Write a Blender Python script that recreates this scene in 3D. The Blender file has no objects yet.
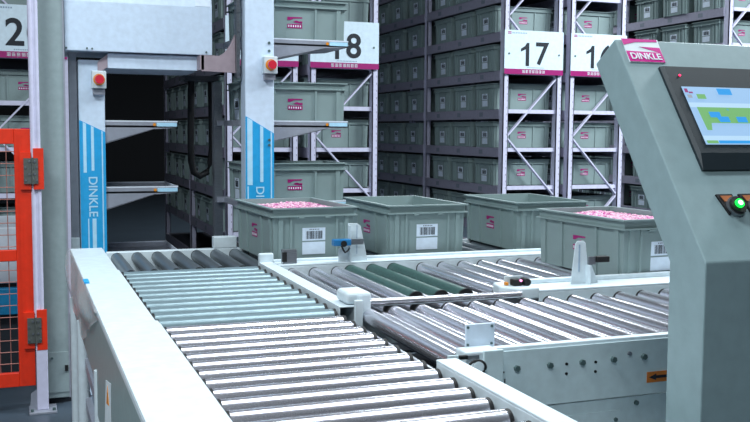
import bpy, bmesh, math, random
from mathutils import Vector, Matrix
random.seed(7)
H = 1.4                      # camera height above the floor
C = bpy.context.scene.collection
sc = bpy.context.scene
PI = math.pi

# ------------------------------------------------------------------ materials
def lin(c):
    return tuple(((v / 255) / 12.92 if v / 255 <= .04045 else ((v / 255 + .055) / 1.055) ** 2.4) for v in c)

def mat(name, rgb, rough=.5, metal=0., noise=.06, scale=30., emit=None, bump=0., stretch=None, trans=0., alpha=None, coat=0.):
    m = bpy.data.materials.new(name); m.use_nodes = True
    nt = m.node_tree; b = nt.nodes['Principled BSDF']
    col = lin(rgb)
    b.inputs['Roughness'].default_value = rough
    b.inputs['Metallic'].default_value = metal
    if coat: b.inputs['Coat Weight'].default_value = coat
    tc = nt.nodes.new('ShaderNodeTexCoord'); src = tc.outputs['Object']
    if stretch:
        mp = nt.nodes.new('ShaderNodeMapping'); mp.inputs['Scale'].default_value = stretch
        nt.links.new(src, mp.inputs['Vector']); src = mp.outputs['Vector']
    n = nt.nodes.new('ShaderNodeTexNoise'); n.inputs['Scale'].default_value = scale; n.inputs['Detail'].default_value = 3
    nt.links.new(src, n.inputs['Vector'])
    r = nt.nodes.new('ShaderNodeValToRGB')
    if name.startswith('screen'): col = tuple(v * .12 for v in col)
    r.color_ramp.elements[0].position = .3; r.color_ramp.elements[1].position = .7
    r.color_ramp.elements[0].color = tuple(max(0, v * (1 - noise)) for v in col) + (1,)
    r.color_ramp.elements[1].color = tuple(min(1, v * (1 + noise)) for v in col) + (1,)
    nt.links.new(n.outputs['Fac'], r.inputs['Fac']); nt.links.new(r.outputs['Color'], b.inputs['Base Color'])
    if bump:
        bp = nt.nodes.new('ShaderNodeBump'); bp.inputs['Strength'].default_value = bump; bp.inputs['Distance'].default_value = .01
        nt.links.new(n.outputs['Fac'], bp.inputs['Height']); nt.links.new(bp.outputs['Normal'], b.inputs['Normal'])
    if emit:
        b.inputs['Emission Color'].default_value = lin(rgb) + (1,); b.inputs['Emission Strength'].default_value = emit
    if trans: b.inputs['Transmission Weight'].default_value = trans
    if alpha is not None: b.inputs['Alpha'].default_value = alpha
    return m

M = dict(
    rail=mat('powder_coated_white', (206, 218, 224), .38),
    panel=mat('powder_coated_grey', (200, 216, 220), .45),
    lift=mat('lift_white_paint', (206, 222, 240), .4),
    lift2=mat('lift_bare_steel', (160, 164, 176), .4, .3),
    chrome=mat('zinc_steel', (224, 223, 231), .25, .88, .015, 12, stretch=(1, 1, 1)),
    rubber=mat('grey_roller_sleeve', (128, 148, 155), .30, .45),
    darkroll=mat('dark_roller_sleeve', (108, 117, 124), .35, .5),
    green=mat('green_roller_sleeve', (52, 82, 78), .5, 0, .3, 120),
    black=mat('black_plastic', (10, 11, 14), .6),
    dark=mat('dark_steel', (40, 46, 54), .6),
    bin=mat('grey_green_plastic', (132, 150, 150), .5, 0, .03, 14),
    magenta=mat('magenta_print', (158, 8, 108), .5),
    plate=mat('magenta_enamel', (206, 16, 140), .6),
    white=mat('white_print', (225, 235, 240), .5),
    label=mat('white_sticker', (214, 226, 240), .5),
    ink=mat('black_print', (16, 26, 38), .6),
    greyink=mat('grey_print', (150, 170, 190), .6),
    rackpost=mat('rack_galvanised', (206, 205, 228), .45, 0),
    rackbeam=mat('rack_beam_paint', (150, 148, 166), .5, 0),
    shelf=mat('rack_shelf_steel', (70, 72, 82), .6, .2),
    tag=mat('rack_tag', (120, 128, 140), .6),
    signw=mat('sign_white', (214, 232, 244), .45),
    cream=mat('cabinet_paint', (150, 166, 168), .45),
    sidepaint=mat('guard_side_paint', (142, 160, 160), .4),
    console=mat('console_paint', (138, 160, 164), .45),
    bezel=mat('dark_bezel', (14, 30, 38), .55),
    orange=mat('orange_paint', (226, 52, 22), .4),
    wire=mat('mesh_wire', (190, 130, 120), .4, .4),
    blue=mat('sky_blue_film', (36, 160, 218), .4),
    ltblue=mat('pale_blue_film', (178, 222, 245), .4),
    bluelens=mat('blue_sensor', (30, 110, 165), .4),
    red=mat('red_button', (206, 36, 58), .35, coat=.4),
    ylw=mat('yellow_ring', (226, 140, 36), .4),
    steel=mat('brushed_steel', (150, 154, 160), .35, .9, .1, 40, stretch=(1, 1, 6)),
    bolt=mat('dull_bolt', (92, 112, 112), .5, .5),
    hinge=mat('hinge_steel', (112, 116, 112), .4, .6),
    floor=mat('grey_epoxy_floor', (72, 84, 96), .35, 0, .12, 3),
    wall=mat('wall_paint', (24, 26, 32), .8),
    ceil=mat('ceiling_paint', (90, 94, 100), .8),
    film=None,
    pinkA=mat('pink_connectors', (230, 188, 206), .45, 0, .2, 80),
    pinkB=mat('magenta_connectors', (200, 96, 164), .45, 0, .2, 80),
    gusset=mat('brown_grey_bracket', (168, 152, 160), .5, .2),
    orangelabel=mat('orange_sticker', (214, 120, 40), .5),
    housing=mat('housing_white', (215, 222, 232), .5),
    lampw=mat('lamp_housing', (210, 212, 215), .5),
    hose=mat('black_hose', (14, 16, 20), .6),
    screenbg=mat('screen_pale_blue', (150, 188, 226), .3, emit=.72),
    screenlt=mat('screen_light', (176, 210, 235), .3, emit=.72),
    screengreen=mat('screen_green', (112, 172, 108), .3, emit=.72),
    screenblue=mat('screen_blue', (44, 150, 222), .3, emit=.72),
    screengrey=mat('screen_grey', (150, 160, 172), .3, emit=.72),
    led_red=mat('red_led', (255, 40, 90), .3, emit=2.),
    led_green=mat('green_led', (20, 235, 70), .3, emit=1.2),
    led_white=mat('white_led', (235, 255, 245), .3, emit=1.5),
    led_pink=mat('pink_led', (255, 140, 200), .3, emit=1.5),
    brown=mat('brown_tag', (168, 96, 48), .5),
)
def film_mat():
    m = bpy.data.materials.new('clear_plastic_film'); m.use_nodes = True
    nt = m.node_tree; b = nt.nodes['Principled BSDF']
    b.inputs['Base Color'].default_value = (.86, .93, .95, 1); b.inputs['Roughness'].default_value = .22
    b.inputs['Alpha'].default_value = .45; b.inputs['Specular IOR Level'].default_value = .8
    tc = nt.nodes.new('ShaderNodeTexCoord'); n = nt.nodes.new('ShaderNodeTexNoise'); n.inputs['Scale'].default_value = 14
    bp = nt.nodes.new('ShaderNodeBump'); bp.inputs['Strength'].default_value = .3; bp.inputs['Distance'].default_value = .012
    nt.links.new(tc.outputs['Object'], n.inputs['Vector']); nt.links.new(n.outputs['Fac'], bp.inputs['Height'])
    nt.links.new(bp.outputs['Normal'], b.inputs['Normal'])
    return m
M['film'] = film_mat()

# ------------------------------------------------------------------ mesh builder
class MB:
    def __init__(s, *mats): s.bm = bmesh.new(); s.mats = list(mats)
    def _mi(s, m):
        if m is None: return 0
        if m not in s.mats: s.mats.append(m)
        return s.mats.index(m)
    def poly(s, pts, m=None):
        f = s.bm.faces.new([s.bm.verts.new(p) for p in pts]); f.material_index = s._mi(m); return f
    def prism(s, pts, ext, m=None):
        mi = s._mi(m); e = Vector(ext)
        a = [s.bm.verts.new(p) for p in pts]; b = [s.bm.verts.new(Vector(p) + e) for p in pts]
        n = len(a); fs = [s.bm.faces.new(a), s.bm.faces.new(b[::-1])]
        for i in range(n): fs.append(s.bm.faces.new((a[i], b[i], b[(i + 1) % n], a[(i + 1) % n])))
        for f in fs: f.material_index = mi
        return s
    def box(s, x0, x1, y0, y1, z0, z1, m=None):
        return s.prism([(x0, y0, z0), (x1, y0, z0), (x1, y1, z0), (x0, y1, z0)], (0, 0, z1 - z0), m)
    def bar(s, p, q, w, t, up=(0, 0, 1), m=None):
        p, q = Vector(p), Vector(q); d = (q - p).normalized()
        a = d.cross(Vector(up)).normalized() * w / 2; b = a.cross(d).normalized() * t / 2
        return s.prism([p - a - b, p + a - b, p + a + b, p - a + b], q - p, m)
    def cyl(s, p, q, r, n=16, m=None, r2=None, caps=True, smooth=True):
        mi = s._mi(m); p, q = Vector(p), Vector(q); d = (q - p).normalized()
        a = d.orthogonal().normalized(); b = d.cross(a); r2 = r if r2 is None else r2
        A = []; B = []
        for i in range(n):
            t = 2 * PI * i / n; v = a * math.cos(t) + b * math.sin(t)
            A.append(s.bm.verts.new(p + v * r)); B.append(s.bm.verts.new(q + v * r2))
        for i in range(n):
            f = s.bm.faces.new((A[i], A[(i + 1) % n], B[(i + 1) % n], B[i])); f.material_index = mi; f.smooth = smooth
        if caps:
            for ring, rad in ((A[::-1], r), (B, r2)):
                if rad > 1e-6: f = s.bm.faces.new([s.bm.verts.new(v.co) for v in ring]); f.material_index = mi
        return s
    def tube(s, pts, r, n=8, m=None, closed=False):
        mi = s._mi(m); pts = [Vector(p) for p in pts]; rings = []
        N = len(pts)
        for i, p in enumerate(pts):
            if closed: d = pts[(i + 1) % N] - pts[i - 1]
            else: d = pts[min(i + 1, N - 1)] - pts[max(i - 1, 0)]
            d.normalize(); ref = Vector((0.31, .22, .93)) if abs(d.z) < .9 else Vector((1, .1, 0))
            a = d.cross(ref).normalized(); b = d.cross(a)
            rings.append([s.bm.verts.new(p + (a * math.cos(2 * PI * k / n) + b * math.sin(2 * PI * k / n)) * r) for k in range(n)])
        for i in range(N if closed else N - 1):
            A, B = rings[i], rings[(i + 1) % N]
            for k in range(n):
                f = s.bm.faces.new((A[k], A[(k + 1) % n], B[(k + 1) % n], B[k])); f.material_index = mi; f.smooth = True
        return s
    def build(s, name, parent=None, off=None, bevel=0, seg=2):
        bmesh.ops.recalc_face_normals(s.bm, faces=s.bm.faces)
        if off is None: off = wl(parent)
        if off.length > 0: bmesh.ops.translate(s.bm, verts=s.bm.verts, vec=-off)
        me = bpy.data.meshes.new(name); s.bm.to_mesh(me); s.bm.free()
        for m in s.mats: me.materials.append(m)
        o = bpy.data.objects.new(name, me); C.objects.link(o)
        if parent: o.parent = parent
        if bevel:
            b = o.modifiers.new('bevel', 'BEVEL'); b.width = bevel; b.segments = seg; b.limit_method = 'ANGLE'; b.angle_limit = .6
        return o
def wl(o):
    v = Vector((0, 0, 0))
    while o is not None: v = v + Vector(o.location); o = o.parent
    return v
def thing(name, label, cat, loc=(0, 0, 0), group=None):
    o = bpy.data.objects.new(name, None); C.objects.link(o); o.location = loc; o.empty_display_size = .05
    o['label'] = label; o['category'] = cat
    if group: o['group'] = group
    return o
def tag(o, label, cat, group=None, kind=None):
    o['label'] = label; o['category'] = cat
    if group: o['group'] = group
    if kind: o['kind'] = kind
    return o
def copy_tree(o, parent=None):
    c = o.copy(); C.objects.link(c)
    if parent is not None: c.parent = parent
    for ch in list(o.children): copy_tree(ch, c)
    return c
def struct(o): o['kind'] = 'structure'; return o

# flat lettering: text -> mesh laid in the plane (origin, u axis, v axis), extruded a hair
def text_mesh(name, body, size, origin, u, v, m, parent, thick=.0012, bold=0., align='CENTER', sx=1., space=1.):
    cu = bpy.data.curves.new('t', 'FONT'); cu.body = body; cu.size = size; cu.align_x = align; cu.align_y = 'CENTER'
    cu.space_character = space; cu.extrude = thick; cu.offset = bold
    t = bpy.data.objects.new('t', cu); C.objects.link(t)
    dg = bpy.context.evaluated_depsgraph_get(); me = bpy.data.meshes.new_from_object(t.evaluated_get(dg))
    bpy.data.objects.remove(t); bpy.data.curves.remove(cu)
    u = Vector(u).normalized(); v = Vector(v).normalized(); n = u.cross(v)
    X = Matrix((( u.x * sx, v.x, n.x, 0), (u.y * sx, v.y, n.y, 0), (u.z * sx, v.z, n.z, 0), (0, 0, 0, 1)))
    me.transform(Matrix.Translation(Vector(origin) - wl(parent)) @ X)
    me.materials.clear(); me.materials.append(m); me.name = name
    o = bpy.data.objects.new(name, me); C.objects.link(o); o.parent = parent
    return o
LOGO = [[(0, .70), (0, 1), (1, 1), (1, .90), (.42, .86), (.16, .70)],
        [(.42, .62), (.62, .70), (1, .46), (1, .64), (.80, .62)],
        [(.36, .56), (.55, .50), (.98, .43), (.99, .52), (.62, .60)],
        [(0, 0), (1, 0), (1, .38), (0, .38)]]
def logo_mesh(origin, u, v, w, h, parent, name='logo', text=True, white_bg=False):
    """maker's mark: magenta blocks and white wordmark in the plane (u, v), origin at lower left"""
    u = Vector(u).normalized(); v = Vector(v).normalized(); n = u.cross(v); o = Vector(origin)
    mb = MB(M['magenta'])
    P = lambda a, b, k=0: o + u * a * w + v * b * h + n * k
    if white_bg: mb.prism([P(0, 0), P(1, 0), P(1, 1), P(0, 1)], n * .0006, M['white'])
    for q in LOGO: mb.prism([P(a, b, .0006 if white_bg else 0) for a, b in q], n * .0008)
    ob = mb.build(name, parent)
    if text:
        text_mesh('lettering', 'DINKLE', h * .36, P(.5, .19, .0018), u, v, M['white'], ob, .0004, .004 * h, sx=w * .93 / (h * .36 * 3.05))
    return ob

# ------------------------------------------------------------------ room shell
def slab(name, x0, x1, y0, y1, z0, z1, m):
    return struct(MB(m).box(x0, x1, y0, y1, z0, z1).build(name))
slab('floor', -8, 14, -6, 22, -.1, 0, M['floor'])
slab('ceiling', -8, 14, -6, 22, 5.6, 5.7, M['ceil'])
slab('wall_back', -8, 14, 22, 22.1, 0, 5.6, M['wall'])
slab('wall_left', -8.1, -8, -6, 22, 0, 5.6, M['wall'])
slab('wall_right', 14, 14.1, -6, 22, 0, 5.6, M['wall'])
slab('wall_front', -8, 14, -6.1, -6, 0, 5.6, M['ceil'])

# ------------------------------------------------------------------ bins
BL, BW, BH = .60, .40, .235
def make_bin(name, label, group):
    """local: long side along X, label faces on -X/+X, logo faces on -Y/+Y, base at z=0"""
    t = thing(name, label, 'storage bin', group=group)
    b = MB(M['bin'])
    lx, ly, hx, hy, th = .280, .182, .286, .187, .005     # half sizes at bottom and under the rim
    def wallq(s):                                         # shell: outer quad walls + inner + floor
        pass
    o0 = [(-lx, -ly, 0), (lx, -ly, 0), (lx, ly, 0), (-lx, ly, 0)]; o1 = [(-hx, -hy, BH), (hx, -hy, BH), (hx, hy, BH), (-hx, hy, BH)]
    i0 = [(x * .975, y * .965, .008) for x, y, z in o0]; i1 = [(math.copysign(hx - th, x), math.copysign(hy - th, y), BH) for x, y, z in o1]
    V = [[b.bm.verts.new(p) for p in ring] for ring in (o0, o1, i1, i0)]
    for k in range(3):
        for j in range(4): b.bm.faces.new((V[k][j], V[k][(j + 1) % 4], V[k + 1][(j + 1) % 4], V[k + 1][j]))
    b.bm.faces.new(V[0][::-1]); b.bm.faces.new(V[3])
    zr = BH - .040
    def rib(cx, cy, w, along):                            # upright rib on a wall, following the taper
        k = .008
        if along == 'x':
            s = math.copysign(1, cy); y0 = s * ly; y1 = s * (ly + (hy - ly) * zr / BH)
            b.prism([(cx - w, y0 - s * .004, .004), (cx - w, y0 + s * k, .004), (cx - w, y1 + s * k, zr), (cx - w, y1 - s * .004, zr)], (2 * w, 0, 0))
        else:
            s = math.copysign(1, cx); x0 = s * lx; x1 = s * (lx + (hx - lx) * zr / BH)
            b.prism([(x0 - s * .004, cy - w, .004), (x0 + s * k, cy - w, .004), (x1 + s * k, cy - w, zr), (x1 - s * .004, cy - w, zr)], (0, 2 * w, 0))
    for s in (-1, 1):
        for cx in (-.118, .118): rib(cx, s, .006, 'x')
        for cx in (-.248, .248): rib(cx, s, .012, 'x')
        for cy in (-.105, .105): rib(s, cy, .005, 'y')
        for cy in (-.152, .152): rib(s, cy, .010, 'y')
    b.build('body', t)
    r = MB(M['bin'])
    for (z0, z1, e) in ((BH - .006, BH, .300), (BH - .040, BH - .034, .299)):
        for s in (-1, 1):
            d = .300 - e
            r.box(-.300 + d, .300 - d, s * .183, s * (.200 - d), z0, z1); r.box(s * .282, s * (.300 - d), -.183, .183, z0, z1)
    for s in (-1, 1):
        r.box(-.290, .290, s * .183, s * .1875, BH - .0345, BH - .0055); r.box(s * .282, s * .2875, -.183, .183, BH - .0345, BH - .0055)
        for c in (-.06, .06): r.box(s * .285, s * .299, c - .012, c + .012, BH - .046, BH - .039)
    r.build('rim', t)
    for s in (-1, 1):
        yy = s * .1795
        u = (1, 0, 0) if s < 0 else (-1, 0, 0)
        vv = Vector((0, s * (hy - ly), BH)).normalized()
        zc = .085
        y0 = s * (ly + (hy - ly) * zc / BH + .0008)
        lg = logo_mesh((-.042 if s < 0 else .042, y0, zc), u, vv, .084, .060, t, text=False)
        # wordmark drawn as fine strokes at this size
        lm = MB(M['white'])
        for k in range(6):
            a = .06 + k * .155
            q = [Vector((-.042 if s < 0 else .042, y0, zc)) + Vector(u) * .084 * aa + vv * .060 * bb + Vector((0, s * .0012, 0)) for aa, bb in ((a, .1), (a + .07, .1), (a + .07, .28), (a, .28))]
            lm.prism(q, (0, s * .0004, 0))
        lm.build('lettering', lg)
    for s in (-1, 1):
        vv = Vector((s * (hx - lx), 0, BH)).normalized(); u = Vector((0, -s * -1, 0)) * (1 if s > 0 else 1)
        u = Vector((0, 1 if s > 0 else -1, 0))
        def P(a, z, k=0): x = s * (lx + (hx - lx) * z / BH + .0008 + k); return Vector((x, 0, z)) + u * a
        m1 = MB(M['label']); m1.prism([P(-.053, .090), P(.053, .090), P(.053, .146), P(-.053, .146)], (s * .0008, 0, 0))
        lab = m1.build('barcode_label', t)
        bc = MB(M['ink']); rr = random.Random(3); a = -.036
        while a < .036:
            w = rr.choice((.0012, .002, .003)); bc.prism([P(a, .097, .001), P(a + w, .097, .001), P(a + w, .132, .001), P(a, .132, .001)], (s * .0004, 0, 0)); a += w + rr.choice((.0014, .002, .003))
        for k in range(6): bc.prism([P(-.020 + k * .008, .137, .001), P(-.016 + k * .008, .137, .001), P(-.016 + k * .008, .141, .001), P(-.020 + k * .008, .141, .001)], (s * .0004, 0, 0))
        bc.build('barcode', lab)
        m2 = MB(M['label']); m2.prism([P(-.053, .030), P(.053, .030), P(.053, .084), P(-.053, .084)], (s * .0008, 0, 0))
        m2.build('sticker', t)
    return t

proto = make_bin('storage_bin', 'x', 'x')
first_bin = [True]
def place_bin(x, y, z, rz, label, group):
    if first_bin[0]: o = proto; first_bin[0] = False
    else: o = copy_tree(proto)
    o.location = (x, y, z); o.rotation_euler = (0, 0, rz); o['label'] = label; o['group'] = group
    return o
G = 'grey-green bins on the conveyors'
ROLLTOP = .838
RZ = PI / 2
b1 = place_bin(1.182, 4.195, ROLLTOP, RZ + math.radians(2.5), 'bin of pink parts on the rear lane, nearest the blue-striped lift column', G)
place_bin(1.732, 4.205, ROLLTOP, RZ + math.radians(1), 'empty bin with full barcode side showing, second from left on the rear lane', G)
place_bin(2.402, 4.215, ROLLTOP, RZ - math.radians(1.5), 'empty bin on the rear lane half hidden behind the bin next to the console', G)
b4 = place_bin(2.3295, 3.31, ROLLTOP, RZ + math.radians(2.9), 'bin of pink parts on the middle lane, partly hidden behind the control console', G)
def contents(bx, by, rz, lab, seed):
    rr = random.Random(seed); mb = MB(M['pinkA'], M['pinkB'])
    R = Matrix.Rotation(rz, 4, 'Z')
    mb.box(-.262, .262, -.165, .165, .012, .206, M['pinkA'])
    for i in range(46):
        for j in range(30):
            x = -.262 + .0115 * i + rr.uniform(-.003, .003); y = -.163 + .0112 * j + rr.uniform(-.003, .003)
            z = .209 + .006 * math.sin(i * .16) * math.sin(j * .21) + rr.uniform(0, .005)
            a = rr.uniform(0, PI); d = Vector((math.cos(a), math.sin(a), rr.uniform(-.3, .3))) * .008
            c = Vector((x, y, z))
            mb.bar(c - d, c + d, .007, .007, m=M['pinkA'] if rr.random() < .8 else M['pinkB'])
    for v in mb.bm.verts: v.co = R @ v.co
    o = mb.build('connector_parts'); o.location = (bx, by, ROLLTOP)
    tag(o, lab, 'connectors', kind='stuff')
contents(1.182, 4.195, RZ + math.radians(2.5), 'loose pink plastic connectors heaped in the bin nearest the blue-striped lift column', 1)
contents(2.3295, 3.31, RZ + math.radians(2.9), 'loose pink plastic connectors heaped in the bin behind the control console', 2)

# ------------------------------------------------------------------ storage racks
LV = [-1.167, -.822, -.477, -.132, .213, .558, .903, 1.248, 1.593]   # shelf heights relative to the eye
Y0 = 7.5; BAY = 1.69; TOP = H + 1.80
LVNAME = {1: 'fifth shelf from top below board', 2: 'third shelf below', 3: 'second shelf below', 4: 'first shelf below', 5: 'level with', 6: 'first shelf above', 7: 'second shelf above', 8: 'third shelf above'}
LVNAME[1] = 'fourth shelf below'
ORD = ['front end', 'second from front', 'third from front', 'fourth from front', 'fifth from front', 'sixth from front']
def rack(num, x0, bays, aisle, levels_bins, cols, look):
    xl, xr = x0, x0 + .545
    t = thing('storage_rack', 'steel rack with the number %d board, %s' % (num, look), 'rack', (x0, Y0, 0), 'storage racks')
    pw = .05
    for k in range(bays + 1):
        y = Y0 + k * BAY
        for x in (xl, xr):
            mb = MB(M['rackpost']); mb.box(x - pw / 2, x + pw / 2, y, y + .012, 0, TOP)
            mb.box(x - pw / 2, x - pw / 2 + .006, y, y + .075, 0, TOP); mb.box(x + pw / 2 - .006, x + pw / 2, y, y + .075, 0, TOP)
            if k == 0:
                z = .3
                while z < TOP - .05:
                    mb.box(x + .008, x + .014, y - .0006, y + .001, z, z + .016, M['rackbeam']); z += .06
            mb.box(x - .045, x + .045, y - .02, y + .095, 0, .008)
            mb.build('post', t)
    # zig-zag bracing between the front posts
    yb = Y0 + .03
    nodes = []; z = H + 1.57; side = 1
    while z > .15: nodes.append((xl + .02 if side < 0 else xr - .02, z)); z -= .535; side = -side
    for (xa, za), (xb, zb) in zip(nodes, nodes[1:]):
        MB(M['rackpost']).bar((xa, yb, za), (xb, yb, zb), .012, .036, up=(0, 1, 0)).build('brace', t)
    for i, lv in enumerate(LV):
        z = H + lv
        for k in range(bays + 1):
            y = Y0 + k * BAY + .045
            if k == 0: MB(M['rackpost']).box(xl + .026, xr - .026, y - .02, y + .02, z - .034, z).build('end_beam', t)
        for k in range(bays):
            ya, yb2 = Y0 + k * BAY + .075, Y0 + (k + 1) * BAY
            for x in (xl - .018, xr + .018):
                MB(M['rackbeam']).box(x - .014, x + .014, ya, yb2, z - .085, z).build('beam', t)
            MB(M['shelf']).box(xl, xr, ya, yb2, z - .018, z - .002).build('shelf', t)
            if aisle and levels_bins and i in levels_bins and k < 2:
                for c in range(3):
                    yc = Y0 + k * BAY + .325 + c * .48 + .09
                    MB(M['tag']).box(xl - .0335, xl - .032, yc - .035, yc + .035, z - .062, z - .022).build('location_tag', t)
    # bins
    xc = (xl + xr) / 2 - .022
    for i in levels_bins:
        for c in range(cols):
            k, j = divmod(c, 3)
            y = Y0 + k * BAY + .335 + j * .48
            where = ORD[c]
            lab = 'grey-green bin on rack %d, %s its number board, %s' % (num, LVNAME[i], where)
            place_bin(xc + random.uniform(-.012, .012), y, H + LV[i] + .001, random.uniform(-.012, .012), lab, 'bins stored on the racks')
    return t
# number, left x, bays, aisle face to the left?, levels filled, bins deep
rack(20, -.19, 1, False, range(1, 9), 1, 'at the far left behind the orange gate')
rack(19, 1.585, 2, True, range(1, 8), 6, 'behind the blue-striped lift column')
rack(18, 2.285, 1, False, range(1, 9), 2, 'its board half hidden by a lift bin')
rack(17, 4.075, 2, True, range(1, 9), 6, 'its whole board and open aisle side showing')
rack(16, 4.755, 1, False, range(1, 9), 2, 'its board cut off by the control console')
t15 = rack(15, 6.54, 2, True, range(1, 9), 5, 'at the far right above the console')

def sign(num, x0, hole=True):
    xl = x0 - (.055 if num == 20 else .035); w = .60; zb, zt = H + .530, H + .912; y = Y0 - .022
    look = {20: 'seen beside the grey post at far left', 19: 'mostly hidden behind the lift bins', 18: 'beside the aisle, partly hidden by a lift bin',
            17: 'fully visible over the aisle rack', 16: 'partly covered by the control console', 15: 'far right'}[num]
    t = thing('number_sign', 'white board reading %d with magenta strip, %s' % (num, look), 'sign', (xl + w / 2, y, zb), 'rack number boards')
    MB(M['signw']).box(xl, xl + w, y, y + .008, zb, zt).build('board', t)
    st = MB(M['magenta']).box(xl, xl + w, y - .001, y + .0001, zb - .005, zb + .042).build('strip', t)
    # small white characters on the strip, too fine to read
    rr = random.Random(num); mb = MB(M['white'])
    for k in range(7):
        cx = xl + w * .30 + k * .034
        for q in range(3): mb.box(cx, cx + .024, y - .002, y - .001, zb + .008 + q * .010, zb + .012 + q * .010)
        for q in rr.sample(range(4), 2): mb.box(cx + q * .007, cx + q * .007 + .004, y - .002, y - .001, zb + .006, zb + .034)
    mb.build('small_print', st)
    cz = zb + .172; hh = .205
    if num == 20:
        text_mesh('numerals', '20', .277, (xl + w / 2 + .012, y - .002, cz), (1, 0, 0), (0, 0, 1), M['ink'], t, .001, .0045, sx=1.0, space=1.08)
    else:
        one = MB(M['ink']); ox = xl + w / 2 - .142; oz = cz - hh / 2
        one.prism([(ox + .055, y - .001, oz), (ox + .090, y - .001, oz), (ox + .090, y - .001, oz + hh), (ox + .064, y - .001, oz + hh), (ox + .048, y - .001, oz + hh * .86),
                   (ox + .005, y - .001, oz + hh * .74), (ox + .005, y - .001, oz + hh * .61), (ox + .055, y - .001, oz + hh * .72)], (0, -.001, 0))
        one.build('numeral', t)
        text_mesh('numeral', str(num)[1], .277, (xl + w / 2 + .076, y - .002, cz), (1, 0, 0), (0, 0, 1), M['ink'], t, .001, .0045, sx=1.0)
    lg = MB(M['magenta']).box(xl + .03, xl + .065, y - .001, y, zt - .034, zt - .026).box(xl + .03, xl + .065, y - .001, y, zt - .022, zt - .014)
    for k in range(9): lg.box(xl + .075 + k * .017, xl + .087 + k * .017, y - .001, y, zt - .030, zt - .018, M['greyink'])
    lg.build('heading', t)
    for cx in (.045, w - .045): MB(M['bolt']).cyl((xl + cx, y - .004, zb + .175), (xl + cx, y, zb + .175), .009, 10).build('screw', t)
    # row of dim red/grey print above the strip
    pr = MB(M['greyink'])
    for k in range(14): pr.box(xl + w * .38 + k * .013, xl + w * .38 + k * .013 + .008, y - .001, y, zb + .052, zb + .060)
    pr.build('caption', t)
for n, x in ((20, -.19), (19, 1.585), (18, 2.285), (17, 4.075), (16, 4.755)): sign(n, x)

# ------------------------------------------------------------------ conveyors
def roller(parent, p, q, r, m, cap=.010, n=22):
    p, q = Vector(p), Vector(q); d = (q - p).normalized()
    mb = MB(m); mb.cyl(p + d * cap, q - d * cap, r, n, m)
    mb.cyl(p, p + d * cap, r * 1.01, n, M['black']); mb.cyl(q - d * cap, q, r * 1.01, n, M['black'])
    mb.cyl(p - d * .004, q + d * .004, .006, 8, M['dark'])
    return mb.build('roller', parent)
RT = H - .55        # top of the rails

# front section of the main line
t = thing('roller_conveyor', 'front stretch of the main conveyor with shiny chrome rollers', 'conveyor', (.65, 1.8, 0), 'roller conveyor sections')
y = 2.705
while y > 1.02: roller(t, (.374, y, RT - .038), (.926, y, RT - .038), .0265, M['chrome']); y -= .0865
mb = MB(M['rail']); mb.box(.938, .992, .95, 2.055, RT - .006, RT).box(.938, .942, .95, 2.055, RT - .17, RT - .006).box(.988, .992, .95, 2.055, RT - .17, RT - .006).box(.938, .992, 2.049, 2.055, RT - .17, RT - .006)
mb.build('side_rail', t, bevel=.003)
MB(M['rail']).box(.3685, .3725, .95, 2.74, RT - .20, RT - .006).build('inner_rail', t)
MB(M['dark']).box(.374, .936, .95, 2.74, RT - .19, RT - .18).build('drip_pan', t)
for x, yy in ((.40, 1.1), (.40, 2.5), (.95, 1.1), (.95, 1.98)):
    MB(M['rail']).box(x - .02, x + .02, yy - .02, yy + .02, 0, RT - .17).build('leg', t)
# black bearing strip where the front lane meets the main line
mb = MB(M['black']); mb.box(.932, .978, 2.06, 2.785, RT - .085, RT - .052)
mb.build('bearing_strip', t)
MB(M['steel']).box(.962, .970, 2.06, 2.785, RT - .054, RT - .044).build('edge_strip', t)

# rear section of the main line
t = thing('roller_conveyor', 'rear stretch of the main conveyor with matt grey rollers', 'conveyor', (.65, 3.3, 0), 'roller conveyor sections')
for k in range(11): roller(t, (.366, 3.80 - k * .1, RT - .038), (.926, 3.80 - k * .1, RT - .038), .0305, M['rubber'])
mb = MB(M['rail']); mb.box(.936, .992, 2.79, 3.868, RT - .005, RT).box(.936, .940, 2.79, 3.868, RT - .13, RT - .005).box(.988, .992, 2.79, 3.868, RT - .13, RT - .005)
mb.build('side_rail', t, bevel=.0025)
MB(M['rail']).box(.934, .998, 3.845, 3.868, RT - .02, RT + .038).build('end_block', t, bevel=.006)
MB(M['black']).box(.940, .988, 2.80, 3.86, RT - .12, RT - .10).build('rail_core', t)
MB(M['rail']).box(.356, .364, 2.745, 3.86, RT - .20, RT - .006).build('inner_rail', t)
MB(M['dark']).box(.364, .936, 2.75, 3.86, RT - .19, RT - .18).build('drip_pan', t)
for x, yy in ((.40, 2.9), (.40, 3.7), (.95, 2.9), (.95, 3.7)):
    MB(M['rail']).box(x - .02, x + .02, yy - .02, yy + .02, 0, RT - .13).build('leg', t)
# rear lane (carries the row of bins)
t = thing('roller_conveyor', 'rear lane of dark rollers across the back, under the row of bins', 'conveyor', (1.6, 4.16, 0), 'roller conveyor sections')
x = .415
while x < 2.98: roller(t, (x, 3.885, RT - .043), (x, 4.475, RT - .043), .0275, M['darkroll']); x += .092
MB(M['rail']).box(.37, 3.0, 4.485, 4.53, RT - .16, RT - .015).build('rear_rail', t, bevel=.003)
MB(M['rail']).box(1.0, 3.0, 3.868, 3.874, RT - .16, RT - .03).build('front_rail', t)
MB(M['dark']).box(.37, 3.0, 3.88, 4.48, RT - .19, RT - .18).build('drip_pan', t)
for x in (.45, 1.6, 2.9):
    for yy in (3.93, 4.44): MB(M['rail']).box(x - .02, x + .02, yy - .02, yy + .02, 0, RT - .185).build('leg', t)

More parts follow.
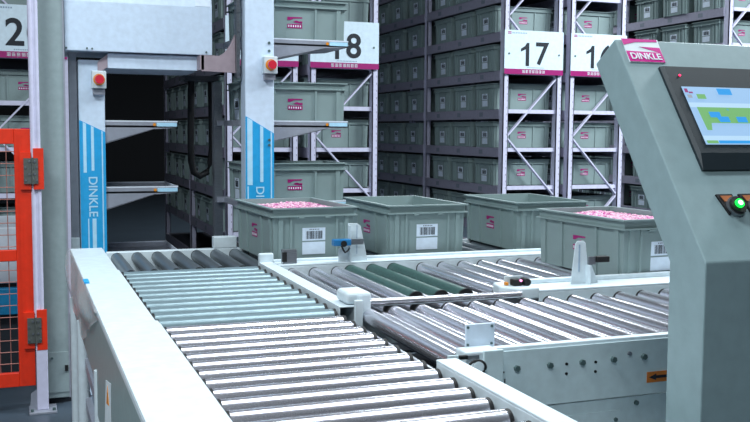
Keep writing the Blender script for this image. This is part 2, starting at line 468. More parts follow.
tag(MB(M['rail']).box(.868, .980, 4.486, 4.535, RT - .0145, RT + .042).build('end_stop', bevel=.004), 'small white stop block on the rear lane back rail beside the pink-filled bin', 'stop block')
# middle lane
t = thing('roller_conveyor', 'middle lane of chrome rollers with three green sleeved ones', 'conveyor', (1.8, 3.3, 0), 'roller conveyor sections')
for k in range(17):
    x = 1.048 + k * .0975 - (.035 if k in (3, 4, 5) else 0)
    g = k in (3, 4, 5)
    roller(t, (x, 3.03 if g else 2.875 if x < 1.6 else 3.035, RT - .040), (x, 3.742, RT - .040), .030 if g else .0255, M['green'] if g else M['chrome'])
    if g: mb = MB(M['chrome']); mb.cyl((x + .048, 2.875, RT - .045), (x + .048, 3.742, RT - .045), .016, 14); mb.build('idler_roller', t)
mb = MB(M['rail']); mb.box(.996, 2.75, 3.752, 3.862, RT - .008, RT).box(.996, 2.75, 3.752, 3.757, RT - .15, RT - .008).box(.996, 2.75, 3.838, 3.862, RT, RT + .010)
mb.build('rear_rail', t, bevel=.003)
mb = MB(M['rail']); mb.box(1.705, 2.75, 2.868, 3.02, RT - .008, RT).box(1.705, 2.75, 2.868, 2.873, RT - .12, RT - .008).box(1.71, 2.75, 2.995, 3.02, RT, RT + .016)
mb.build('front_rail', t, bevel=.003)
mb = MB(M['rail']); mb.prism([(1.580, 2.935, RT - .03), (1.635, 2.868, RT - .03), (1.708, 2.868, RT - .03), (1.708, 3.02, RT - .03), (1.60, 3.02, RT - .03)], (0, 0, .04))
mb.build('end_block', t, bevel=.006)
MB(M['dark']).box(1.0, 2.75, 2.88, 3.74, RT - .19, RT - .18).build('drip_pan', t)
for x in (1.1, 2.65):
    for yy in (2.95, 3.70): MB(M['rail']).box(x - .02, x + .02, yy - .02, yy + .02, 0, RT - .185).build('leg', t)

tb = thing('tie_bar', 'chrome bar with white rounded bracket block spanning between the two chrome roller lanes', 'bar', (1.0, 2.85, RT))
MB(M['rail']).box(1.0, 1.046, 2.79, 2.90, RT - .05, RT + .040).build('bracket_foot', tb, bevel=.010)
MB(M['rail']).box(.962, 1.045, 2.80, 2.905, RT + .001, RT + .042).build('bracket_block', tb, bevel=.014, seg=4)
MB(M['rail']).box(.982, 1.010, 2.770, 2.784, RT - .09, RT + .020).build('bracket_plate', tb, bevel=.003)
MB(M['chrome']).cyl((1.046, 2.842, RT - .004), (1.630, 2.868, RT - .012), .0135, 18).build('bar', tb)

# front lane
t = thing('roller_conveyor', 'front lane of close-set chrome rollers with a bolted grey-green side panel', 'conveyor', (1.8, 2.45, 0), 'roller conveyor sections')
for k in range(17):
    x = 1.040 + k * .0968
    roller(t, (x, 2.144, RT - .040), (x, 2.825, RT - .040), .0265, M['chrome'])
    if k < 16: roller(t, (x + .0484, 2.16, RT - .046), (x + .0484, 2.80, RT - .046), .0195, M['chrome'])
mb = MB(M['rail']); mb.box(1.125, 2.75, 2.118, 2.142, RT - .012, RT); mb.build('front_rail', t, bevel=.003)
MB(M['panel']).box(.99, 2.75, 2.835, 2.845, RT - .14, RT - .045).build('rear_rail', t)
pn = MB(M['panel']).box(1.0, 2.75, 2.113, 2.122, RT - .162, RT - .010).build('side_panel', t)
for k in range(13):
    x = 1.193 + k * .0985
    MB(M['bolt']).cyl((x, 2.104, H - .606), (x, 2.113, H - .606), .0085, 6).build('axle_bolt', pn)
for x, z in ((1.343, -.607), (1.343, -.633), (1.433, -.609), (1.433, -.635)):
    MB(M['black']).cyl((x, 2.110, H + z), (x, 2.113, H + z), .004, 8).build('hole', pn)
MB(M['steel']).cyl((1.540, 2.107, H - .594), (1.540, 2.113, H - .594), .006, 8).build('small_bolt', pn)
pn2 = MB(M['panel']).box(1.0, 2.75, 2.120, 2.129, .42, RT - .167).build('skirt_panel', t)
ap = MB(M['panel']).box(1.20, 1.52, 2.1175, 2.120, .45, RT - .20).build('access_panel', pn2)
for z in (RT - .225, .5): MB(M['bolt']).cyl((1.505, 2.113, z), (1.505, 2.118, z), .006, 8).build('screw', ap)
MB(M['bolt']).cyl((1.572, 2.114, RT - .185), (1.572, 2.120, RT - .185), .007, 8).build('screw', pn2)
MB(M['dark']).box(1.0, 2.75, 2.14, 2.83, RT - .19, RT - .18).build('drip_pan', t)
for x in (1.1, 2.65):
    for yy in (2.19, 2.79): MB(M['rail']).box(x - .02, x + .02, yy - .02, yy + .02, 0, RT - .19).build('leg', t)
s = MB(M['orangelabel']).box(1.600, 1.70, 2.1118, 2.113, H - .681, H - .651).build('direction_sticker', pn)
a = MB(M['ink']); zc = H - .666
a.prism([(1.606, 2.1115, zc), (1.630, 2.1115, zc + .009), (1.630, 2.1115, zc + .004), (1.69, 2.1115, zc + .004), (1.69, 2.1115, zc - .004), (1.630, 2.1115, zc - .004), (1.630, 2.1115, zc - .009)], (0, -.0006, 0))
a.build('arrow', s)
a = MB(M['ink'])
for (x0, x1, z0, z1) in ((1.138, 1.142, -.632, -.612), (1.146, 1.158, -.616, -.612), (1.150, 1.154, -.640, -.618), (1.136, 1.146, -.646, -.640), (1.148, 1.160, -.650, -.646), (1.158, 1.161, -.648, -.632)):
    a.box(x0, x1, 2.1122, 2.113, H + z0, H + z1)
a.build('printed_mark', pn)
blk = MB(M['rail']).box(1.028, 1.125, 2.075, 2.136, RT - .06, RT + .006).build('end_block', t, bevel=.005)
MB(M['panel']).box(1.075, 1.13, 2.066, 2.075, RT - .12, RT + .008).build('end_plate', t, bevel=.002)

# guard cover along the left of the main line
t = thing('guard_cover', 'long white sheet metal guard along the left edge of the main conveyor', 'guard', (.28, 2.7, 0))
def cover(y0, y1, xi):
    mb = MB(M['rail']); mb.box(.212, xi, y0, y1, RT - .004, RT + .003).box(.212, .217, y0, y1, RT - .02, RT - .004).box(xi - .005, xi, y0, y1, RT - .075, RT - .004)
    return mb.build('cover_panel', t, bevel=.002)
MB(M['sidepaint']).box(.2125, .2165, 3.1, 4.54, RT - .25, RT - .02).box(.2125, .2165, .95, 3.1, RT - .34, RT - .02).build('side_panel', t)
cover(2.74, 4.54, .354); cover(2.205, 2.739, .366); cover(.95, 2.204, .367)
MB(M['blue']).box(.208, .226, 3.48, 3.56, RT + .003, RT + .009).build('blue_clip', t)
for yy in (1.15, 3.02, 3.85, 4.4):
    MB(M['rail']).cyl((.222, yy, 0), (.222, yy, RT - .20), .0225 if yy > 3.5 else .018, 16).build('leg', t)
MB(M['lift2']).box(.226, .25, 1.15, 4.3, .30, .34).build('cross_rail', t)
MB(M['lift2']).box(.226, .25, 1.15, 4.3, .46, .50).build('cross_rail', t)
# plastic film wrapped over the guard's side
nu, nv = 60, 14
f = MB(M['film']); rr = random.Random(5); grid = []
for i in range(nu + 1):
    yy = 2.9 + (4.57 - 2.9) * i / nu; row = []
    fade = min(1, max(0, (yy - 2.9) / .7))
    for j in range(nv + 1):
        v = j / nv; drop = .02 + .21 * fade
        z = RT + .006 - drop * v
        x = .2085 - (.020 * fade + .006) * math.sin(PI * min(1, v * 1.15)) * (.75 + .35 * math.sin(yy * 7.3 + v * 4)) - .006 * math.sin(yy * 11 + v * 5) * v
        row.append(f.bm.verts.new((x, yy + .02 * math.sin(v * 6), z)))
    grid.append(row)
for i in range(nu):
    for j in range(nv):
        q = f.bm.faces.new((grid[i][j], grid[i + 1][j], grid[i + 1][j + 1], grid[i][j + 1])); q.smooth = True
fo = f.build('plastic_film'); tag(fo, 'clear glossy plastic film wrapped along the outer side of the white guard', 'film')
# white sticker with a yellow warning mark on the side of the guard
cd = MB(M['white']).prism([(.2119, 2.50, H - .66), (.2119, 2.66, H - .69), (.2119, 2.72, H - .84), (.2119, 2.52, H - .845)], (-.0008, 0, 0)).build('warning_sticker', t)
a = MB(M['ylw']).prism([(.2109, 2.56, H - .735), (.2109, 2.60, H - .69), (.2109, 2.64, H - .75)], (-.0008, 0, 0)).build('warning_mark', cd)

# ------------------------------------------------------------------ sensors and brackets
t = thing('sensor_bracket', 'tall white tapered bracket on the rear rail in front of a barcode bin', 'bracket', (1.32, 3.80, RT), 'tapered sensor brackets')
y = 3.775
MB(M['rail']).prism([(1.262, y, RT), (1.394, y, RT), (1.362, y, RT + .150), (1.345, y, RT + .162), (1.305, y, RT + .162), (1.305, y, RT + .075), (1.262, y, RT + .055)], (0, .004, 0)).build('plate', t, bevel=.001)
MB(M['rail']).box(1.305, 1.309, y - .03, y, RT, RT + .155).build('stiffener', t)
MB(M['greyink']).box(1.343, 1.346, y - .0015, y, RT + .03, RT + .155).build('slot', t)
s = thing('photo_sensor', 'small blue sensor with black cable mounted on the tall white rear bracket', 'sensor', (1.28, 3.75, RT + .085))
MB(M['bluelens']).box(1.225, 1.303, 3.725, 3.760, RT + .072, RT + .100).build('housing', s, bevel=.004)
MB(M['black']).cyl((1.268, 3.718, RT + .082), (1.268, 3.726, RT + .082), .013, 14).build('lens', s)
MB(M['steel']).box(1.303, 1.365, 3.745, 3.758, RT + .074, RT + .098).build('clamp', s)
MB(M['black']).tube([(1.262, 3.735, RT + .072), (1.268, 3.728, RT + .055), (1.276, 3.73, RT + .045), (1.290, 3.735, RT + .050), (1.30, 3.74, RT + .062)], .004).build('cable', s)

t = thing('sensor_bracket', 'white tapered bracket on the middle rail in front of the bin beside the console', 'bracket', (1.93, 2.95, RT), 'tapered sensor brackets')
y = 2.945
MB(M['rail']).prism([(1.882, y, RT), (1.962, y, RT), (1.942, y, RT + .150), (1.932, y, RT + .158), (1.906, y, RT + .158), (1.898, y, RT + .148)], (0, .004, 0)).build('plate', t, bevel=.001)
MB(M['rail']).prism([(1.945, y, RT), (1.949, y, RT), (1.949, y, RT + .07), (1.945, y, RT + .07)], (0, -.03, 0)).build('stiffener', t)
MB(M['greyink']).box(1.912, 1.918, y - .0015, y, RT + .045, RT + .145).build('slot', t)
MB(M['rail']).prism([(1.962, y, RT), (2.000, y, RT), (1.970, y, RT + .065), (1.955, y, RT + .075)], (0, .01, 0)).build('foot', t)
s = thing('photo_sensor', 'black sensor block fixed to the white bracket beside the console', 'sensor', (1.99, 2.945, RT + .085))
MB(M['black']).box(1.980, 2.035, 2.925, 2.955, RT + .078, RT + .100).build('housing', s, bevel=.003)
MB(M['steel']).box(1.950, 1.980, 2.935, 2.944, RT + .070, RT + .100).build('clamp', s)

s = thing('photo_sensor', 'grey box sensor with dark window on rear rail before the pink-filled bin', 'sensor', (1.04, 3.80, RT))
MB(M['steel']).box(1.016, 1.078, 3.768, 3.80, RT, RT + .060).build('housing', s, bevel=.003)
MB(M['black']).box(1.013, 1.033, 3.764, 3.77, RT + .010, RT + .050).build('window', s)

s = thing('photo_sensor', 'black twin sensor with pink light on the end of the middle rail', 'sensor', (1.66, 2.93, RT + .01))
MB(M['black']).box(1.628, 1.662, 2.912, 2.945, RT + .010, RT + .034).build('housing', s, bevel=.004)
MB(M['black']).cyl((1.680, 2.905, RT + .023), (1.680, 2.945, RT + .023), .013, 14).build('barrel', s)
MB(M['rail']).box(1.612, 1.685, 2.950, 2.958, RT + .010, RT + .040).build('back_plate', s)
MB(M['led_pink']).cyl((1.654, 2.906, RT + .030), (1.654, 2.913, RT + .030), .004, 10).build('indicator_light', s)
MB(M['ylw']).box(1.606, 1.616, 2.93, 2.945, RT + .012, RT + .022).build('plug', s)

t = thing('reflector_plate', 'square pale reflector plate standing at the front lane corner', 'reflector', (1.10, 2.15, RT + .01))
MB(M['label']).box(1.058, 1.142, 2.138, 2.144, RT + .001, RT + .062).build('plate', t, bevel=.002)
for x in (1.064, 1.132):
    for z in (.009, .054): MB(M['bolt']).cyl((x, 2.135, RT + z), (x, 2.138, RT + z), .0035, 8).build('screw', t)
s = thing('photo_sensor', 'round white sensor with looped black cable at the front lane corner', 'sensor', (1.05, 2.06, RT - .03))
MB(M['white']).cyl((1.050, 2.045, RT - .026), (1.050, 2.075, RT - .026), .014, 16).build('lens', s)
MB(M['black']).tube([(1.047 + .024 * math.cos(a * PI / 10), 2.05, RT - .028 + .018 * math.sin(a * PI / 10)) for a in range(20)], .0035, closed=True).build('cable', s)
MB(M['black']).box(1.008, 1.028, 2.062, 2.074, RT - .008, RT + .001).build('plug', s)
MB(M['steel']).box(1.028, 1.060, 2.064, 2.074, RT - .010, RT).build('clamp', s)

# ------------------------------------------------------------------ control console
CX0, CX1 = 1.2, 1.72
ev = Vector((0, .31, .443)); L = ev.length; ev.normalize(); nv_ = Vector((0, -ev.z, ev.y)); P0 = Vector((CX0, 1.42, H - .24))
def CP(u, v, k=0): return P0 + Vector((u, 0, 0)) + ev * v + nv_ * k
t = thing('control_console', 'grey-green operator console with tilted head at the right of the conveyor', 'console', (1.46, 1.46, 0))
prof = [(1.418, 0), (1.42, H - .24), (1.73, H + .203), (1.80, H + .154), (1.525, H - .251), (1.515, 0)]
MB(M['console']).prism([(CX0, y, z) for y, z in prof], (CX1 - CX0, 0, 0)).build('body', t, bevel=.003)
mb = MB(M['bezel']); SW = .262
BO = [(.080, .203), (.080, .464), (.445, .464), (.445, .203)]; BI = [(.086, .240), (.086, .461), (.439, .461), (.439, .240)]
lo = [mb.bm.verts.new(CP(a, b, 0)) for a, b in BO]; mid = [mb.bm.verts.new(CP(a, b, .006)) for a, b in BO]; hi = [mb.bm.verts.new(CP(a, b, .012)) for a, b in BI]
for A_, B_ in ((lo, mid), (mid, hi)):
    for k in range(4): mb.bm.faces.new((A_[k], A_[(k + 1) % 4], B_[(k + 1) % 4], B_[k]))
mb.bm.faces.new(lo[::-1]); mb.bm.faces.new(hi)
scr = mb.build('screen_bezel', t)
def flat(name, m, pts, parent, k=.0122, th=.0006):
    mb = MB(m); mb.prism([CP(u + .018, v + .013, k) for u, v in pts], nv_ * th); return mb.build(name, parent)
def rect(u0, u1, v0, v1): return [(u0, v0), (u1, v0), (u1, v1), (u0, v1)]
disp = flat('display', M['screenbg'], rect(.090, .090 + SW, .247, .394), scr)
mb = MB(M['screenlt'])
def scrpoly(m, pts, k=.0130): mb.prism([CP(u + .018, v + .013, k) for u, v in pts], nv_ * .0004, m)
scrpoly(M['screenlt'], rect(.090, .352, .340, .352)); scrpoly(M['screenlt'], rect(.090, .352, .256, .268))
scrpoly(M['screengreen'], [(.106, .340), (.330, .340), (.330, .300), (.150, .300), (.142, .300), (.126, .300), (.120, .282), (.108, .282)], .0136)
scrpoly(M['screenblue'], [(.130, .328), (.158, .328), (.158, .316), (.176, .316), (.176, .302), (.150, .302), (.146, .314), (.130, .314)], .0142)
scrpoly(M['screenblue'], rect(.196, .222, .302, .316), .0142)
scrpoly(M['screengreen'], rect(.094, .122, .249, .256), .0136); scrpoly(M['screenblue'], rect(.124, .300, .249, .256), .0136)
scrpoly(M['screengreen'], rect(.119, .141, .362, .374), .0136); scrpoly(M['screenblue'], rect(.178, .214, .374, .390), .0136)
scrpoly(M['magenta'], rect(.093, .101, .378, .388), .0136); scrpoly(M['screengrey'], rect(.095, .106, .364, .372), .0136); scrpoly(M['magenta'], rect(.102, .112, .376, .380), .0136)
scrpoly(M['screenblue'], rect(.180, .186, .332, .337), .0136)
mb.build('display_graphics', disp)
mb = MB(M['led_red']); mb.cyl(CP(.117, .437, .012), CP(.117, .437, .0135), .0025, 10); mb.build('indicator_light', scr)
# maker's plate (slightly slanted sides) on the head
pl = MB(M['white']); q = [(.014, .478), (.104, .478), (.108, .5415), (.0164, .5415)]; pl.prism([CP(u, v, 0) for u, v in q], nv_ * .002); pl = pl.build('maker_plate', t)
mb = MB(M['plate'])
for poly in ([(0, .72), (0, 1), (1, 1), (1, .90), (.36, .86)], [(.42, .66), (1, .40), (1, .64)], [(0, 0), (1, 0), (1, .42), (0, .46)]):
    mb.prism([CP(.0145 + .090 * a, .479 + .062 * b, .002) for a, b in poly], nv_ * .0006)
pm = mb.build('maker_mark', pl)
text_mesh('lettering', 'DINKLE', .0235, CP(.0595, .4925, .0032), (1, 0, 0), ev, M['white'], pm, .0004, .0004, sx=.98)
# push buttons with tag holders
for k, u in enumerate((.121, .176, .231, .286)):
    lab = MB(M['black']); lab.prism([CP(u - .034, .147, 0), CP(u + .006, .147, 0), CP(u + .006, .118, 0), CP(u - .020, .100, 0)], nv_ * .004); h = lab.build('tag_holder', t)
    MB(M['brown']).prism([CP(u - .026, .143, .004), CP(u + .002, .143, .004), CP(u + .002, .130, .004), CP(u - .020, .130, .004)], nv_ * .0008).build('tag', h)
    b = MB(M['steel']); b.cyl(CP(u, .117, 0), CP(u, .117, .010), .021, 24); b.cyl(CP(u, .117, .010), CP(u, .117, .016), .018, 24, M['black']); b = b.build('push_button', t)
    if k == 0: b['label'] = 'lit green push button'
    lens = MB(M['led_green'] if k < 2 else M['red']); lens.cyl(CP(u, .117, .016), CP(u, .117, .021), .0092, 20); lens.cyl(CP(u, .117, .021), CP(u, .117, .0225), .0050, 14, M['led_white']); lens.build('lens', b)

# ------------------------------------------------------------------ lift (two columns with cantilever trays)
def tray(parent, x0, x1, z, y0, y1, dot=True):
    # z is the top of the pale edge lip; the deck lies a little lower
    zd = z - .026
    mb = MB(M['lift2']); mb.box(x0, x1, y0, y1, zd - .010, zd)
    for yy in (y0, y1 - .010):
        mb.prism([(x0, yy, z - .006), (x1, yy, z - .006), (x1, yy, z - .036), (x1 - .12, yy, z - .044), (x0, yy, z - .122)], (0, .010, 0))
    mb.prism([(x0, y0, z - .120), (x1 - .12, y0, z - .044), (x1 - .12, y1, z - .044), (x0, y1, z - .120)], (0, 0, .003))
    o = mb.build('carrier_tray', parent)
    lp = MB(M['housing']); lp.box(x0, x1, y0 - .0006, y0 + .004, z - .007, z).box(x1 - .004, x1, y0, y1, z - .034, z).box(x0, x1, y1 - .004, y1, z - .034, z)
    lp.build('edge_lip', o)
    MB(M['ltblue']).box(x1 - .110, x1 - .004, y0 - .004, y0 - .002, z - .030, z - .010).build('end_sticker', o)
    if dot: MB(M['ylw']).cyl((x1 - .122, y0 - .005, z - .020), (x1 - .122, y0 - .002, z - .020), .008, 12).build('reflector', o)
    return o
def estop(parent, x, y, z):
    b = MB(M['rail']).box(x - .036, x + .036, y - .05, y, z - .045, z + .045).build('emergency_stop_box', parent, bevel=.004)
    MB(M['ylw']).cyl((x, y - .056, z), (x, y - .050, z), .029, 24).build('collar', b)
    k = MB(M['red']); k.cyl((x, y - .072, z), (x, y - .056, z), .013, 16); k.cyl((x, y - .088, z), (x, y - .072, z), .022, 24, r2=.024); k.build('stop_button', b)
    MB(M['lift2']).box(x - .03, x + .03, y - .03, y, z - .075, z - .048).build('bracket', b)
def decal(parent, x0, x1, y, zt0, zt1, zb, st, txt_z, txt_x):
    mb = MB(M['blue']); mb.prism([(x0, y, zb), (x1, y, zb), (x1, y, zt1), (x0, y, zt0)], (0, -.0012, 0)); d = mb.build('blue_decal', parent)
    sb = MB(M['ltblue'])
    for (a, b, z0, z1) in st:
        ta = zt0 + (zt1 - zt0) * (a - x0) / (x1 - x0) - .003; tb = zt0 + (zt1 - zt0) * (b - x0) / (x1 - x0) - .003
        z1a, z1b = (ta, tb) if z1 is None else (z1, z1)
        sb.prism([(a, y - .0014, z0), (b, y - .0014, z0), (b, y - .0014, z1b), (a, y - .0014, z1a)], (0, -.0006, 0))
    sb.build('pale_stripes', d)
    text_mesh('lettering', 'DINKLE', .062, (txt_x, y - .0024, txt_z), (0, 0, -1), (1, 0, 0), M['ltblue'], d, .0004, .0008, sx=1.0)

t = thing('lift_column', 'shaded white lift column with blue striped decal behind the guard', 'lift column', (.36, 5.2, 0), 'lift columns')
MB(M['lift']).box(.294, .424, 5.10, 5.26, 0, H + .36).build('column', t, bevel=.004)
decal(t, .2945, .4235, 5.10, H + .052, H - .010, H - .72, [(.312, .328, H - .22, None), (.352, .366, H - .21, None), (.330, .336, H - .70, H - .46), (.352, .372, H - .66, H - .46), (.404, .410, H - .72, None)], H - .345, .356)
estop(t, .393, 5.10, H + .258)
tray(t, .424, .80, H + .052, 5.12, 5.60); tray(t, .424, .80, H - .296, 5.12, 5.60)
tray(t, .424, .80, H - .645, 5.12, 5.60)
t = thing('steel_post', 'narrow grey steel post between the cream cabinet and shaded lift column', 'post', (.27, 5.2, 0))
MB(M['lift2']).box(.250, .288, 5.14, 5.20, 0, H + .42).build('post', t)
MB(M['rail']).box(.246, .290, 5.12, 5.14, H - .66, H - .56).build('cap_block', t, bevel=.004)

t = thing('lift_column', 'bright white lift column with sky-blue striped decal beside the loaded trays', 'lift column', (1.18, 4.94, 0), 'lift columns')
MB(M['lift']).box(1.114, 1.269, 4.88, 4.985, 0, H + 1.2).build('column', t, bevel=.004)
decal(t, 1.115, 1.268, 4.88, H + .080, H - .010, H - .58, [(1.124, 1.152, H - .283, None), (1.193, 1.210, H - .268, None), (1.250, 1.257, H - .56, None), (1.124, 1.131, H - .56, H - .29)], H - .395, 1.190)
estop(t, 1.240, 4.88, H + .345)
for z in (.463, .421, -.045, -.072): MB(M['bolt']).cyl((1.242, 4.874, H + z), (1.242, 4.88, H + z), .007, 10).build('bolt', t)
TZ = (.944, .502, .060, -.382)
for z in TZ:
    tray(t, 1.269, 1.722, H + z, 4.995, 5.42)
    MB(M['lift2']).box(1.110, 1.269, 5.0, 5.42, H + z - .03, H + z).build('tray_arm', t)
    MB(M['lift2']).box(1.07, 1.25, 5.42, 5.46, H + z - .03, H + z).build('rear_arm', t)
MB(M['steel']).box(1.062, 1.110, 5.455, 5.52, 0, H + .28).build('rear_post', t)
for i, w in enumerate(('', 'upper lift tray beside the red stop button', 'middle lift tray beside the blue-striped column', 'lower lift tray behind the pink-filled bin')):
    if i: place_bin(1.424, 5.208, H + TZ[i] - .0255, random.uniform(-.008, .008), 'grey-green bin on the ' + w, 'bins on the lift trays')

t = thing('lift_header', 'large white header panel at the top left above the lift opening', 'panel', (.6, 5.1, H + .42))
mb = MB(M['lift']); mb.prism([(.228, 5.03, H + .400), (.228, 5.03, H + .648), (.228, 5.10, H + .90), (.228, 5.5, H + .90), (.228, 5.5, H + .400)], (.744, 0, 0))
mb.build('panel', t, bevel=.003)
for x, z in ((.235, .412), (.335, .413), (.36, .412), (.94, .415)): MB(M['bolt']).cyl((x, 5.026, H + z), (x, 5.03, H + z), .005, 8).build('screw', t)
MB(M['label']).prism([(.885, 5.030, H + .652), (.965, 5.030, H + .652), (.965, 5.041, H + .692), (.885, 5.041, H + .692)], (0, -.001, 0)).build('data_sticker', t)
t = thing('lift_carriage', 'white crossbeam under the header joined to the lift column by a grey bracket', 'carriage', (.7, 5.1, H + .33))
mb = MB(M['lift']); mb.box(.438, .912, 5.06, 5.55, H + .318, H + .394); mb.build('crossbeam', t, bevel=.002)
MB(M['gusset']).prism([(.438, 5.07, H + .39), (.39, 5.085, H + .35), (.39, 5.085, H + .29), (.438, 5.07, H + .325)], (0, .012, 0)).build('end_bracket', t)
pts = [(.901, H + .312), (.901, H + .395), (.996, H + .393), (1.022, H + .409), (1.044, H + .436), (1.065, H + .474), (1.079, H + .508), (1.080, H + .307)]
MB(M['gusset']).prism([(x, 4.96, z) for x, z in pts], (0, .02, 0)).build('gusset', t)
MB(M['gusset']).box(.895, .915, 4.96, 5.2, H + .318, H + .393).build('gusset_bracket', t)
mb = MB(M['steel']); mb.box(1.081, 1.099, 4.93, 4.985, H + .28, H + .85)
for z in (.30, .40, .52, .62): mb.box(1.080, 1.100, 4.925, 4.93, H + z, H + z + .03)
mb.build('guide_rail', t)
P = [(1.073, .30), (1.076, .1), (1.077, -.10), (1.068, -.19), (1.045, -.245), (1.004, -.268), (.968, -.245), (.953, -.18), (.951, -.08), (.953, .1), (.957, .30)]
mb = MB(M['hose']); mb.tube([(x, 5.6, H + z) for x, z in P], .020, 10); mb.build('cable_hose', t)
MB(M['dark']).box(.90, 1.10, 5.50, 5.70, H + .29, H + .318).build('hose_mount', t)

# ------------------------------------------------------------------ cream cabinet, gate, gate post, housing behind the gate
t = thing('tall_cabinet', 'tall cream-grey cabinet between the gate post and the wrapped guard', 'cabinet', (.16, 5.1, 0))
MB(M['cream']).box(.088, .221, 5.0, 5.40, .03, H + 1.25).build('body', t, bevel=.004)
MB(M['lift2']).box(.2165, .2245, 4.996, 5.02, .03, H + 1.25).build('edge_trim', t)
MB(M['dark']).box(.100, .226, 5.03, 5.38, 0, .03).build('plinth', t)
MB(M['cream']).box(.112, .216, 4.996, 5.0, .06, H - 1.13).build('lower_door', t, bevel=.001)
MB(M['black']).box(.196, .212, 4.988, 4.998, H - 1.23, H - 1.20).build('latch', t)
MB(M['bolt']).cyl((.135, 4.99, H - 1.16), (.135, 4.997, H - 1.16), .006, 8).build('screw', t)

t = thing('gate_post', 'slim pale grey gate post on a bolted foot plate', 'post', (.083, 4.9, 0))
mb = MB(M['rackpost']); mb.cyl((.064, 4.89, H - 1.04), (.064, 4.89, H + 1.25), .012, 14); mb.box(.064, .091, 4.885, 4.915, H - 1.04, H + 1.25); mb.cyl((.090, 4.89, H - 1.04), (.090, 4.89, H + 1.25), .010, 14)
mb.build('upper_tube', t)
MB(M['rackpost']).box(.058, .112, 4.872, 4.926, .012, H - 1.04).build('lower_tube', t, bevel=.004)
MB(M['lift2']).box(.020, .150, 4.83, 4.97, 0, .012).build('foot_plate', t, bevel=.002)
MB(M['lift2']).prism([(.025, 4.90, .012), (.058, 4.90, .012), (.058, 4.90, .11), (.030, 4.90, .09)], (0, .008, 0)).build('gusset', t)
for x in (.034, .136): MB(M['bolt']).cyl((x, 4.85, .012), (x, 4.85, .024), .008, 6).build('bolt', t)
for zc in (-.19, -.985): MB(M['orange']).box(.064, .112, 4.870, 4.886, H + zc - .10, H + zc + .10).build('hinge_plate', t)

t = thing('mesh_gate', 'orange steel framed gate with wire mesh, cut by the left edge', 'gate', (-.25, 4.9, .14))
YG0, YG1 = 4.885, 4.915; GL = -.62
mb = MB(M['orange']); mb.box(-.022, .054, YG0, YG1, .135, H + .004); mb.box(GL, GL + .075, YG0, YG1, .135, H + .004)
mb.box(GL + .075, -.022, YG0, YG1, H - .070, H + .004); mb.box(GL + .075, -.022, YG0, YG1, .135, .205); mb.box(GL + .075, -.022, YG0, YG1, H - .64, H - .585)
mb.build('frame', t, bevel=.003)
MB(M['orange']).box(.0, .012, YG0 - .003, YG0, .16, H - .02).build('fold_strip', t)
mb = MB(M['wire'])
x = -.058
while x > GL + .08: mb.cyl((x, 4.90, .2), (x, 4.90, H - .065), .0022, 6); x -= .049
z = .25
while z < H - .09: mb.cyl((GL + .07, 4.897, z), (-.02, 4.897, z), .0022, 6); z += .058
mb.build('wire_mesh', t)
for zc in (-.20, -.985):
    mb = MB(M['hinge']); mb.box(.020, .057, 4.862, 4.872, H + zc - .062, H + zc + .062); mb.box(.062, .086, 4.862, 4.870, H + zc - .062, H + zc + .062)
    mb.cyl((.060, 4.864, H + zc - .065), (.060, 4.864, H + zc + .065), .006, 10); hg = mb.build('hinge', t)
    MB(M['orange']).box(.004, .054, 4.872, 4.885, H + zc - .09, H + zc + .09).build('hinge_pad', t)
    for x in (.028, .046, .070, .080):
        for dz in (-.045, -.015, .018, .046): 
            if (x in (.028, .080)) == (dz in (-.045, .018)): MB(M['steel']).cyl((x, 4.857, H + zc + dz), (x, 4.863, H + zc + dz), .0055, 8).build('bolt', hg)

t = thing('machine_housing', 'low white and blue machine housing standing behind the orange gate', 'housing', (-.5, 5.9, 0))
MB(M['housing']).box(-1.2, -.02, 5.62, 6.4, H - .86, H - .545).build('upper_panel', t, bevel=.006)
MB(M['black']).box(-1.2, -.03, 5.64, 6.4, H - .885, H - .86).build('gap', t)
MB(M['blue']).box(-1.2, -.02, 5.60, 6.4, H - 1.035, H - .885).build('blue_band', t, bevel=.006)
MB(M['dark']).box(-1.2, -.03, 5.66, 6.4, .0, H - 1.035).build('base', t)
MB(M['housing']).box(-1.2, -.02, 5.605, 5.62, H - .72, H - .71).build('trim_strip', t)

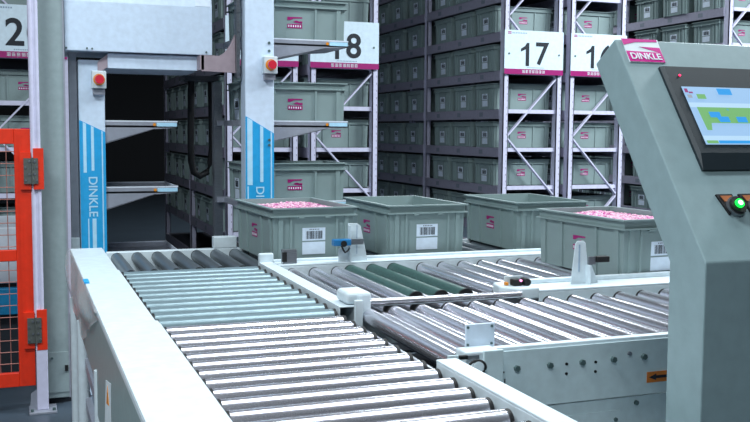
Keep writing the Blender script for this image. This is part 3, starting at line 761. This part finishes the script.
# ------------------------------------------------------------------ lights: ceiling lamps of the hall, with added fill and highlight lamps
def lamp(x, y, w, d, e, label, col=(.86, .95, 1.)):
    t = thing('ceiling_lamp', label, 'ceiling lamp', (x, y, 5.1), 'ceiling lamps')
    mb = MB(M['lampw']); mb.box(x - w / 2 - .05, x + w / 2 + .05, y - d / 2 - .05, y + d / 2 + .05, 5.03, 5.10).build('housing', t)
    for s in (-1, 1): MB(M['dark']).cyl((x + s * w * .4, y, 5.1), (x + s * w * .4, y, 5.6), .006, 6).build('hanger', t)
    l = bpy.data.lights.new('lamp_light', 'AREA'); l.shape = 'RECTANGLE'; l.size = w; l.size_y = d; l.energy = e; l.color = col
    o = bpy.data.objects.new('lamp_light', l); C.objects.link(o); o.location = (0, 0, -.08); o.parent = t
for x, y, w, d, e, lb in ((6.7, 4.7, 2.2, 1.0, 190, 'wide ceiling lamp in front of the right hand racks'),
                          (5.9, 3.4, 2.0, .8, 300, 'wide ceiling lamp to the right behind the operator console'),
                          (2.0, 3.4, 2.4, .6, 50, 'wide ceiling lamp over the middle lane'),
                          (2.6, 2.0, 2.8, .6, 42, 'wide ceiling lamp over the front lane'),
                          (-1.7, 1.8, 1.8, .8, 180, 'ceiling lamp on the left above the gate side'),
                          (-1.6, -2.6, 2.2, .9, 165, 'added fill lamp near the front wall on the left'),  # unseen fill, added to brighten the faces turned to the camera
                          (5.3, 11.6, 1.4, 3.6, 190, 'long lamp added above the middle pair of racks for roller highlights')):  # unseen, added so the lane rollers have something bright to reflect
    lamp(x, y, w, d, e, lb)
w = bpy.data.worlds.new('hall_air'); sc.world = w; w.use_nodes = True
bg = w.node_tree.nodes['Background']; bg.inputs['Color'].default_value = (.6, .75, .9, 1); bg.inputs['Strength'].default_value = .05

# ------------------------------------------------------------------ camera
f_px, yaw, pit, rol = 942.4, .36132, .083434, .0073636
cy, sy = math.cos(yaw), math.sin(yaw)
fw = Vector((sy * math.cos(pit), cy * math.cos(pit), -math.sin(pit))); r0 = Vector((cy, -sy, 0)); u0 = r0.cross(fw)
r = r0 * math.cos(rol) + u0 * math.sin(rol); u = -r0 * math.sin(rol) + u0 * math.cos(rol)
cam = bpy.data.cameras.new('camera'); cam.sensor_width = 36; cam.lens = 36 * f_px / 750; cam.clip_start = .05
co = bpy.data.objects.new('camera', cam); C.objects.link(co)
co.matrix_world = Matrix(((r.x, u.x, -fw.x, 0), (r.y, u.y, -fw.y, 0), (r.z, u.z, -fw.z, H), (0, 0, 0, 1)))
sc.camera = co
sc.view_settings.view_transform = 'Standard'; sc.view_settings.look = 'None'
sc.view_settings.gamma = 1; sc.view_settings.use_curve_mapping = False
sc.view_settings.exposure = 0.53
